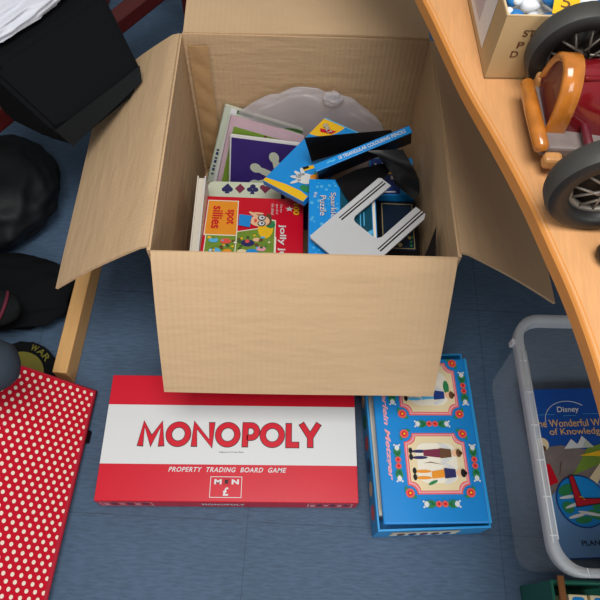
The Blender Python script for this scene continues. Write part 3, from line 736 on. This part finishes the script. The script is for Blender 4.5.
# ------------------------------------------------------------------ red toy car
CY = .500; M_ = TR(.302, CY, TZ, 0); BY = .030
o = thing('toy_car', 'glazed dark red and ochre vintage toy racing car with big spoked wheels', 'toy car', M_)
R_ = .060
def wheel(name, x, y, face):
    """face: -1 spokes seen from the near side"""
    b = MB(); prof = [(R_ * .62, .010), (R_ * .70, .0145), (R_ * .86, .0150), (R_ * .95, .0125), (R_, .006), (R_, -.006), (R_ * .95, -.0125), (R_ * .86, -.0150), (R_ * .70, -.0145), (R_ * .62, -.010)]
    n = 40; V = []
    for i in range(n):
        a = 2 * PI * i / n
        V += [(r * math.cos(a), h, r * math.sin(a)) for r, h in prof]
    m = len(prof); F = [[i * m + k, i * m + (k + 1) % m, ((i + 1) % n) * m + (k + 1) % m, ((i + 1) % n) * m + k] for i in range(n) for k in range(m)]
    Mw = Matrix.Translation((x, y, R_ + .0))
    b.add(V, [f for k, f in enumerate(F) if 3 <= k % m <= 5], TYRE, True, Mw); b.add(V, [f for k, f in enumerate(F) if not 3 <= k % m <= 5], TYRE_SIDE, True, Mw); w = b.build('wheel', o)
    b = MB(); b.tube([(R_ * .60 * math.cos(2 * PI * i / 28), 0, R_ * .60 * math.sin(2 * PI * i / 28)) for i in range(28)], .0042, HUB, 8, Mw, True)
    b.tube([(0, -.008, 0), (0, .008, 0)], [.007, .007], HUB_DK, 14, Mw)
    for i in range(12):
        a = 2 * PI * i / 12; s = (-1) ** i
        b.tube([(.009 * math.cos(a + .5 * s), .008 * face, .009 * math.sin(a + .5 * s)), (R_ * .59 * math.cos(a), .002 * face, R_ * .59 * math.sin(a))], .0016, HUB, 5, Mw)
    b.tube([(0, -face * .006, 0), (0, -face * .005, 0)], [R_ * .585, R_ * .585], HUB_DK, 24, Mw)
    b.build('spokes', w)
wheel('w', -.004, -.100, -1); wheel('w', .000, .0905, -1); wheel('w', .225, -.100, -1); wheel('w', .225, .0905, -1)
b = MB(); b.box(-.050, .27, -.030, .068, .020, .034, GREYPAINT, .003); b.build('chassis', o)
b = MB(); b.tube([(-.004, -.087, .044), (-.004, .078, .044)], .005, CARRED_DK, 8); b.build('axle', o); b = MB(); b.tube([(.225, -.087, .048), (.225, .078, .048)], .006, GREYPAINT, 8); b.build('axle', o)
b = MB()     # bonnet: arched section, growing towards the cockpit
def arch(yc, hw_, z0, h): return [(yc + hw_ * math.cos(PI * i / 12), z0 + h * math.sin(PI * i / 12) ** .8) for i in range(13)]
secs = [(-.030, .036, .055), (.03, .044, .062), (.10, .048, .066), (.16, .046, .060), (.24, .03, .046), (.27, .012, .02)]
V = []
for x, w_, h in secs: V += [(x - .006, y, z) for y, z in arch(BY, w_ * .9, .032, h * 1.08)]
F = [[i * 13 + k, (i + 1) * 13 + k, (i + 1) * 13 + k + 1, i * 13 + k + 1] for i in range(len(secs) - 1) for k in range(12)] + [list(range(13))[::-1]]
b.add(V, F, CARRED, True); b.tube([(-.02, .015, .090), (.14, .015, .099)], .003, CARRED, 8)
b.ell((.05, -.028, .055), (.03, .006, .009), CARRED_DK, .1, 2, 2); b.build('bonnet', o)
def shell(x0, x1, hwd, z0, h, yc=None, pw=.8):
    return [[(x, (BY if yc is None else yc) + hwd * math.cos(PI * i / 16), z0 + h * math.sin(PI * i / 16) ** pw) for i in range(17)] for x in (x0, x1)]
def bridge(b, rings, m):
    n = len(rings[0]); V = [p for r in rings for p in r]
    b.add(V, [[i * n + k, i * n + k + 1, (i + 1) * n + k + 1, (i + 1) * n + k] for i in range(len(rings) - 1) for k in range(n - 1)], m, True)
b = MB(); a0, a1 = shell(-.042, -.023, .0385, .026, .076); c0, _ = shell(-.0445, 0, .0355, .026, .072); d0, e0 = shell(-.0405, -.0205, .0310, .026, .066); _, f0 = shell(0, -.0215, .0355, .026, .072)
bridge(b, [d0, c0, a0, a1, f0, e0], OCHRE); b.build('radiator_surround', o)
b = MB(); g0, _ = shell(-.0405, 0, .0325, .024, .0685); b.add(g0 + [(-.043, BY, .055)], [[k + 1, k, 17] for k in range(16)] + [[0, 16, 17]], CARRED_DK, True); b.build('radiator', o)
b = MB(); b.tube([(-.049, -.033, .031), (-.050, -.029, .033), (-.053, .02, .034), (-.054, .066, .033), (-.054, .071, .031)], [.005, .0085, .009, .0085, .005], OCHRE, 12); b.build('bumper', o)
for y in (-.037, .068):
    b = MB(); b.box(-.046, -.026, y - .007, y + .007, .014, .046 if y > 0 else .030, OCHRE_LT, .004); b.build('spring_bracket', o)
b = MB(); b.ell((-.034, .062, .046), (.009, .009, .010), CARRED_DK, .2, 3, 2); b.build('headlamp', o)
b = MB(); b.ell((.12, .015, .078), (.045, .03, .03), OCHRE, .05, 2, 3); b.build('cockpit', o)
# little black rubber ball near the front wheel
b = MB().ell((.317, .352, TZ + .0155), (.017, .016, .0155), RUBBER, .08, 2, 3); tag(b.build('rubber_ball'), 'small black rubber lump on the table in front of the near car wheel', 'rubber ball')

# ------------------------------------------------------------------ clear storage crate
M_ = TR(.420, .088, 0, .035)
o = thing('storage_crate', 'clear plastic storage crate on the carpet with a big picture book in it', 'storage box', M_)
CWd, CDp, CHt = .385, .458, .250
def loft(rings, m, b, close_bottom=False):
    n = len(rings[0]); V = [p for r in rings for p in r]
    F = [[i * n + k, i * n + (k + 1) % n, (i + 1) * n + (k + 1) % n, (i + 1) * n + k] for i in range(len(rings) - 1) for k in range(n)]
    if close_bottom: F.append(list(range(n))[::-1])
    b.add(V, F, m, True)
def ring(ins, z, r): return [(p[0], p[1], z) for p in rrect(ins, CWd - ins, ins, CDp - ins, r, 7)]
b = MB(); loft([ring(.030, .001, .03), ring(.026, .006, .034), ring(.0158, CHt - .03, .04), ring(.0145, CHt - .012, .042)], CLEAR, b, True); b.build('crate_wall', o)
b = MB(); loft([ring(.0145, CHt - .03, .042), ring(.001, CHt - .028, .05), ring(0, CHt - .004, .05), ring(.002, CHt, .05), ring(.0125, CHt, .044), ring(.014, CHt - .004, .042), ring(.0155, CHt - .03, .042)], CLEAR_RIM, b); b.build('rim', o)
b = MB()
for y in (.06, .12, .18, .24, .30, .36): b.box(.0005, .0135, y, y + .002, CHt - .0005, CHt + .0008, CLEAR_LINE)
for x in (.05, .078, .106, .134, .162): b.box(x, x + .002, .0005, .0135, CHt - .0005, CHt + .0008, CLEAR_LINE)
b.tube([(.004, .05, CHt + .0005), (.004, .38, CHt + .0005)], .0012, CLEAR_LINE, 6); b.tube([(.013, .055, CHt), (.013, .38, CHt)], .0012, CLEAR_LINE, 6)
b.build('rim_ribs', o)
b = MB(); b.prism([(p[0], p[1]) for p in rrect(-.005, .004, .400, .410, .002)], CHt - .03, CHt - .012, CLEAR_LINE); b.build('latch_lug', o)
# books in the crate
bw, bd = .215, .305
bw, bd = .215, .305
bM = TR(.520, .139, -.1265, .083) @ Matrix.Diagonal((1.115, 1.115, 1, 1)); bz = .151
o = thing('picture_book', 'large blue encyclopedia with a cut open globe on its cover in the clear crate', 'book', bM @ Matrix.Translation((0, 0, .1335)))
b = MB(); th = bz - .1335
b.box(0, bw, 0, bd, 0, .002, BOOKBLUE); b.box(0, bw, 0, bd, th - .002, th, BOOKBLUE); b.box(0, .002, 0, bd, 0, th, BOOKBLUE); b.build('cover', o)
MB().box(.002, bw - .003, .003, bd - .003, .002, th - .002, PAGES).build('pages', o)
b = MB(); z = th
b.rect(.001, bw - .001, .001, .125, z + E, BOOKSKY)
b.poly([(.001, .095), (.03, .12), (.08, .13), (.15, .125), (bw - .001, .13), (bw - .001, .20), (.16, .195), (.10, .185), (.05, .195), (.001, .19)], z + E * 1.5, GREYPAINT)
b.poly([(.06, .14), (.12, .16), (bw - .001, .15), (bw - .001, .19), (.15, .2), (.10, .19)], z + E * 2, GRASS); b.poly([(.08, .175), (.13, .172), (bw - .001, .165), (bw - .001, .178), (.12, .183)], z + E * 2.6, YELLOW)
b.poly([(.055, .188), (.072, .206), (.082, .196), (.094, .212), (.112, .19)], z + E * 2.5, WHITE); b.poly([(.09, .19), (.1, .205), (.112, .19)], z + E * 3, GREYGRN)
b.poly([(.085, .10), (.12, .15), (.155, .14), (bw - .001, .10), (bw - .001, .12), (.16, .155), (.115, .16), (.08, .125)], z + E * 2.8, CREAM)
b.disc(.016, .198, .012, z + E * 3, CREAM); b.disc(.016, .190, .005, z + E * 4, BROWN); b.poly([(.006, .12), (.030, .128), (.022, .16), (.014, .162)], z + E * 3, RED); b.tube([(.035, .14, z + E), (.044, .165, z + E)], .001, BROWN, 5)
gx, gy, gr = .064, .094, .046
b.disc(gx, gy, gr, z + E * 4, DKBLUE, n=40); b.disc(gx, gy, gr * .95, z + E * 5, SKY, n=40)
for (x, y, rx, ry, a) in ((-.024, .02, .016, .009, .4), (-.027, -.010, .010, .011, .9), (.020, -.024, .016, .008, -.3), (-.004, -.032, .015, .006, .1), (.028, -.010, .012, .006, .2)): b.disc(gx + x, gy + y, rx, z + E * 6, GREEN, ry, rot=a)
for (x, y, rx, a) in ((-.012, -.005, .022, .3), (-.02, .008, .02, .1), (.01, -.022, .022, -.2), (-.015, -.025, .016, .2)): b.disc(gx + x, gy + y, rx, z + E * 6.5, WHITE, .0028, rot=a)
b.poly([(gx - .004, gy)] + [(gx - .004 + (gr - .002) * math.cos(a), gy + (gr - .002) * math.sin(a)) for a in [PI * .5 * i / 10 + .02 for i in range(11)]], z + E * 7, BLUE)
b.poly([(gx - .012, gy - .010), (gx + .041, gy - .004), (gx + .041, gy + .003), (gx, gy + .004), (gx - .006, gy + .045), (gx - .014, gy + .043)], z + E * 8, RED_DK); b.disc(gx - .002, gy + .001, .007, z + E * 9, YELLOW, a0=0, a1=PI * .6); b.frame([(gx - .013, gy - .011), (gx + .042, gy - .005), (gx + .042, gy + .004), (gx + .001, gy + .005), (gx - .005, gy + .046), (gx - .015, gy + .044)], .0015, z + E * 9, BLACK)
b.build('cover_picture', o)
b = MB(); b.text('Disney', .080, .262, .043, .014, z + E * 2, WHITE, bold=.01, shear=.1); b.build('lettering', o); b = MB(); b.text('presents', .080, .251, .024, .003, z + E * 2, BLUE_LT)
b.build('small_lettering', o); b = MB(); b.tube([(.080 + .048 * math.cos(a), .240 + .040 * math.sin(a), z + .0003) for a in [PI * (.28 + .72 * i / 18) for i in range(19)]], .0007, WHITE, 5)
b.build('arc_print', o); b = MB(); b.rect(.008, .052, .2535, .2542, z + E * 2, BLUE_LT); b.build('line_print', o); b = MB(); b.rect(.106, bw - .008, .2535, .2542, z + E * 2, BLUE_LT)
b.build('line_print', o); b = MB(); b.text('The Wonderful World', .085, .237, .158, .0145, z + E * 2, GOLDTXT, bold=.01); b.text('of Knowledge', .087, .219, .105, .0165, z + E * 2, GOLDTXT, bold=.01)
b.build('title_lettering', o); b = MB(); b.text('PLANET EARTH', .094, .024, .095, .0085, z + E * 2, NAVY, bold=.02)
b.build('lettering', o)

# ------------------------------------------------------------------ green crate in front of the clear one
M_ = TR(.448, .0905, 0, .03)
o = thing('green_crate', 'dark green ribbed plastic crate in front of the clear crate', 'crate', M_)
b = MB(); gw, gd, gh = .30, .24, .150
b.box(0, gw, -gd, 0, .001, .006, GREEN_PL); b.box(0, .005, -gd, 0, .001, gh, GREEN_PL); b.box(gw - .005, gw, -gd, 0, .001, gh, GREEN_PL); b.box(.005, gw - .005, -.005, 0, .001, gh, GREEN_PL); b.box(.005, gw - .005, -gd, -gd + .005, .001, gh, GREEN_PL)
for k in range(9): b.box(.005, .010, -.02 - k * .025, -.012 - k * .025, .01, gh - .012, GREEN_PL); 
b.build('crate_body', o)
b = MB(); b.tube([(.002, -.002, gh), (gw - .002, -.002, gh), (gw - .002, -gd + .002, gh), (.002, -gd + .002, gh)], .005, GREEN_PL, 8, closed=True); b.build('rim', o)
for k in range(3):
    b = MB(); b.box(-.006 - .0, .0005, -.05 - k * .06, -.035 - k * .06, .01, gh - .004, GREEN_PL, .001); b.build('rib', o)
b = MB().tube([(.4625, .098, .1615), (.463, -.155, .1615)], .0058, STICK, 10); tag(b.build('wooden_stick'), 'brown wooden stick lying across the rim of the green crate', 'stick')
for k, (x0, x1, lb) in enumerate(((.480, .512, 'leftmost blue and white picture box in the green crate'), (.515, .574, 'second blue and white picture box from the left in the green crate'))):
    M2 = TR(x0, -.10, .006, .0); w_ = x1 - x0
    o = thing('picture_box', lb, 'box', M2)
    MB().box(0, w_, 0, .172, .001, .136 + .004 * k, CREAM, .0015).build('box', o)
    b = MB(); zt = .136 + .004 * k
    b.poly(rrect(.005, w_ - .005, .10, .168, .006), zt + E, SKY); b.poly(rrect(.010, w_ - .010, .105, .158, .006), zt + E * 2, CREAM_LT); b.disc(w_ / 2, .14, .008, zt + E * 3, BROWN, .012)
    b.build('picture', o)

# ------------------------------------------------------------------ polka dot case leaning at the left
tl = .78      # lean of the spotted face
ex = Vector((math.cos(PI - tl) * 1, 0, math.sin(PI - tl)))     # up the slope, to the left
ex = Vector((-math.cos(tl), .03, math.sin(tl))); ey = Vector((.020, -1, 0))
M_ = FR((-.4265, .428, .012), ex, ey)                          # x up the slope, y towards the viewer, z out of the face
o = thing('polka_dot_case', 'red cloth covered case with white polka dots leaning at the left', 'case'); o.matrix_world = M_
PW, PD, PT = .34, .62, .05
b = MB().box(0, PW, 0, PD, -PT, 0, POLKA, .006, seg=3); b.build('case_body', o)
b = MB(); b.tube([(.002, .002, -.001), (PW - .003, .003, -.001), (PW - .003, PD - .003, -.001), (.003, PD - .003, -.001)], .0055, POLKA_RIM, 8, closed=True); b.build('piping', o)
b = MB(); r_ = 0; y = .0115
while y < PD - .006:
    x = .009 + (.0082 if r_ % 2 else 0)
    while x < PW - .006:
        b.disc(x, y, .0036, E, DOT, .0039, n=10); x += .0164
    y += .0120; r_ += 1
b.build('dots_print', o)
b = MB().box(-.014, .004, .085, .112, -.022, -.002, BLK_PL, .003); b.build('catch', o)

# ------------------------------------------------------------------ pine beam on the carpet
b = MB().box(-.0155, .0155, 0, .428, 0, .060, BEAM, .0025)
tag(b.build('wooden_beam', None, TR(-.4955, .447, .0005, -.0)), 'pale pine batten lying on the carpet below the left carton flap', 'batten')

# black round bag with yellow disc print
M_ = TR(-.597, .447, 0, 0)
o = thing('round_bag', 'flat black round bag with a yellow disc behind the spotted case', 'bag', M_)
b = MB().prism([(.082 * math.cos(2 * PI * i / 36), .082 * math.sin(2 * PI * i / 36)) for i in range(36)], .001, .026, BLK_CLOTH, bev=.004); b.build('bag_body', o)
b = MB(); b.disc(0, 0, .056, .0266, mat('shaded yellow print', (104, 98, 26), .6, .2, 30), n=36); b.build('yellow_disc', o)  # yellow darkened in its colour for the shade the bag lies in
b = MB()
for ch, a in (('W', 1.25), ('A', .98), ('R', .71)): b.text(ch, .069 * math.cos(a), .069 * math.sin(a), .017, .014, .0268, MATS['shaded yellow print'], rot=a - PI / 2, bold=.02)
b.build('lettering', o)

# ------------------------------------------------------------------ bench rails, bag and coats at the left
o = thing('bench', 'dark red polished wooden bench rail under the black bag', 'bench', TR(-.55, 1.25, 0))
ra = Vector((-.93, .585, .25)); rb = Vector((-.355, 1.515, .25)); d_ = (rb - ra).normalized(); nrm = Vector((-d_.y, d_.x, 0))
def rail(a, c, name):
    a = a - Vector((-.55, 1.25, 0)); c = c - Vector((-.55, 1.25, 0)); L2 = (c - a).length
    MB().box(0, L2, -.021, .021, -.022, .022, MAHOG, .005, FR(a, c - a, Vector((0, 0, 1)).cross(c - a))).build(name, o)
rail(ra, rb, 'rail'); rail(ra + nrm * .36, rb + nrm * .36, 'rail'); rail(ra, ra + nrm * .36, 'crosspiece'); rail(rb, rb + nrm * .36, 'crosspiece')
for p in (ra, rb, ra + nrm * .36, rb + nrm * .36):
    q = p - Vector((-.55, 1.25, 0)); MB().box(q.x - .015, q.x + .015, q.y - .015, q.y + .015, .0, .25, MAHOG, .003).build('leg', o)

o = thing('black_bag', 'boxy black fabric bag resting on the bench behind the left carton flap', 'bag', TR(-.55, 1.0, 0))
front = [(-.572, .842, .50), (-.412, 1.062, .50), (-.345, .970, .415), (-.479, .802, .400), (-.640, .905, .40), (-.331, .947, .400), (-.352, .905, .385), (-.456, .812, .345), (-.520, .830, .345), (-.60, .87, .345)]
back = [Vector(p) + Vector((-.13, .22, -.0)) for p in front]
bm_ = bmesh.new()
for p in [Vector(q) for q in front] + back: bm_.verts.new((p.x + .55, p.y - 1.0, max(p.z, .288)))
bmesh.ops.convex_hull(bm_, input=bm_.verts[:]); 
bmesh.ops.delete(bm_, geom=[v for v in bm_.verts if not v.link_faces], context='VERTS')
bmesh.ops.dissolve_limit(bm_, angle_limit=.15, verts=bm_.verts[:], edges=bm_.edges[:])
bmesh.ops.bevel(bm_, geom=bm_.edges[:], offset=.008, segments=2, affect='EDGES')
MB().bm(bm_, BLK_CLOTH).build('bag_body', o)
q = lambda p, dx=0: Vector(p) - Vector((.0 - .55, 1.0, 0)) + Vector((.006, -.007, .010))
f0, f1, f2, f3 = q((-.479, .802, .397)), q((-.347, .966, .411)), q((-.341, .942, .394)), q((-.462, .806, .352))
b = MB().grid(lambda u, v: f0.lerp(f1, u).lerp(f3.lerp(f2, u), v), 6, 3, BLK_CLOTH2, .004); b.build('flap_strip', o)

b = MB(); Rb = Matrix.Rotation(.95, 3, 'Z')
b.ell((0, 0, .012), (.16, .05, .022), BAGWHITE, .22, 2.2, 5, 9, R=Rb, ridge=True)
tag(b.build('carrier_bag', None, TR(-.575, .965, .512)), 'white plastic carrier bag lying on top of the black bag', 'plastic bag')

b = MB(); b.ell((0, 0, .075), (.14, .15, .078), NAVY_CLOTH, .11, 1.9, 5, 2, ridge=True)
tag(b.build('coat', None, TR(-.750, .895, 0.0)), 'crumpled black padded coat heaped on the carpet at the left', 'coat')
b = MB(); b.ell((0, 0, .040), (.140, .092, .040), BLK_CLOTH, .10, 1.6, 5, 6, ridge=True)
tag(b.build('folded_garment', None, TR(-.660, .640, 0.0)), 'flat folded black garment on the carpet between the coat and spotted case', 'garment')
# padded arm reaching in over the spotted case
o = thing('padded_armrest', 'rounded dark slate padded armrest over the corner of the spotted case', 'armrest', TR(-.531, .352, .0))
b = MB(); b.tube([(.062, .022, .305), (.055, .020, .305), (.04, .017, .305), (.02, .010, .305), (-.03, -.005, .303), (-.26, -.07, .300), (-.30, -.08, .300)], [.012, .030, .041, .046, .047, .047, .03], SLATE, 20); b.build('pad', o)
MB().box(-.295, -.26, -.09, -.055, 0, .27, BLK_PL, .004).build('post', o)
o = thing('shoe', 'black shoe with a maroon stripe lying on the folded black garment', 'shoe', TR(-.640, .560, .0))
b = MB(); b.ell((.0, .0, .118), (.055, .040, .034), BLK_CLOTH2, .05, 2, 4); b.build('shoe_upper', o)
b = MB(); b.tube([(.018 + .018 * math.cos(a), .036 * math.sin(a), .118 + .030 * math.cos(a * .9)) for a in [-1.2 + 2.4 * i / 10 for i in range(11)]], .0035, MAROON, 8); b.build('stripe', o)

# ------------------------------------------------------------------ light, world, camera
def area(name, loc, target, size, power, col=(1, 1, 1)):
    l = bpy.data.lights.new(name, 'AREA'); l.shape = 'RECTANGLE'; l.size, l.size_y = size; l.energy = power; l.color = col
    o = bpy.data.objects.new(name, l); COL.objects.link(o); o.location = loc
    o.rotation_euler = (Vector(target) - Vector(loc)).to_track_quat('-Z', 'Y').to_euler(); return o
area('ceiling_light', (.0, .0, 2.45), (0, .35, 0), (1.0, .8), 38, (1, .985, .96))
area('window_light', (1.0, -1.8, 1.9), (.1, .3, .2), (1.2, 1.2), 26, (.95, .98, 1))
W = bpy.data.worlds.new('world'); S.world = W; W.use_nodes = True
W.node_tree.nodes['Background'].inputs['Color'].default_value = (.92, .95, 1, 1); W.node_tree.nodes['Background'].inputs['Strength'].default_value = .33

cam = bpy.data.cameras.new('camera'); co = bpy.data.objects.new('camera', cam); COL.objects.link(co)
th, ro = .489, .0544
Fw = Vector((0, math.sin(th), -math.cos(th))); U = Vector((0, math.cos(th), math.sin(th))); Rr = Vector((1, 0, 0))
R2 = Rr * math.cos(ro) + U * math.sin(ro); U2 = -Rr * math.sin(ro) + U * math.cos(ro)
co.matrix_world = Matrix(((R2.x, U2.x, -Fw.x, 0), (R2.y, U2.y, -Fw.y, 0), (R2.z, U2.z, -Fw.z, 1.2815), (0, 0, 0, 1)))
cam.sensor_width = 36; cam.lens = 36 * 1.0248; cam.clip_start = .02
S.camera = co
S.view_settings.view_transform = 'Standard'; S.view_settings.look = 'None'; S.view_settings.gamma = 1; S.view_settings.exposure = 0
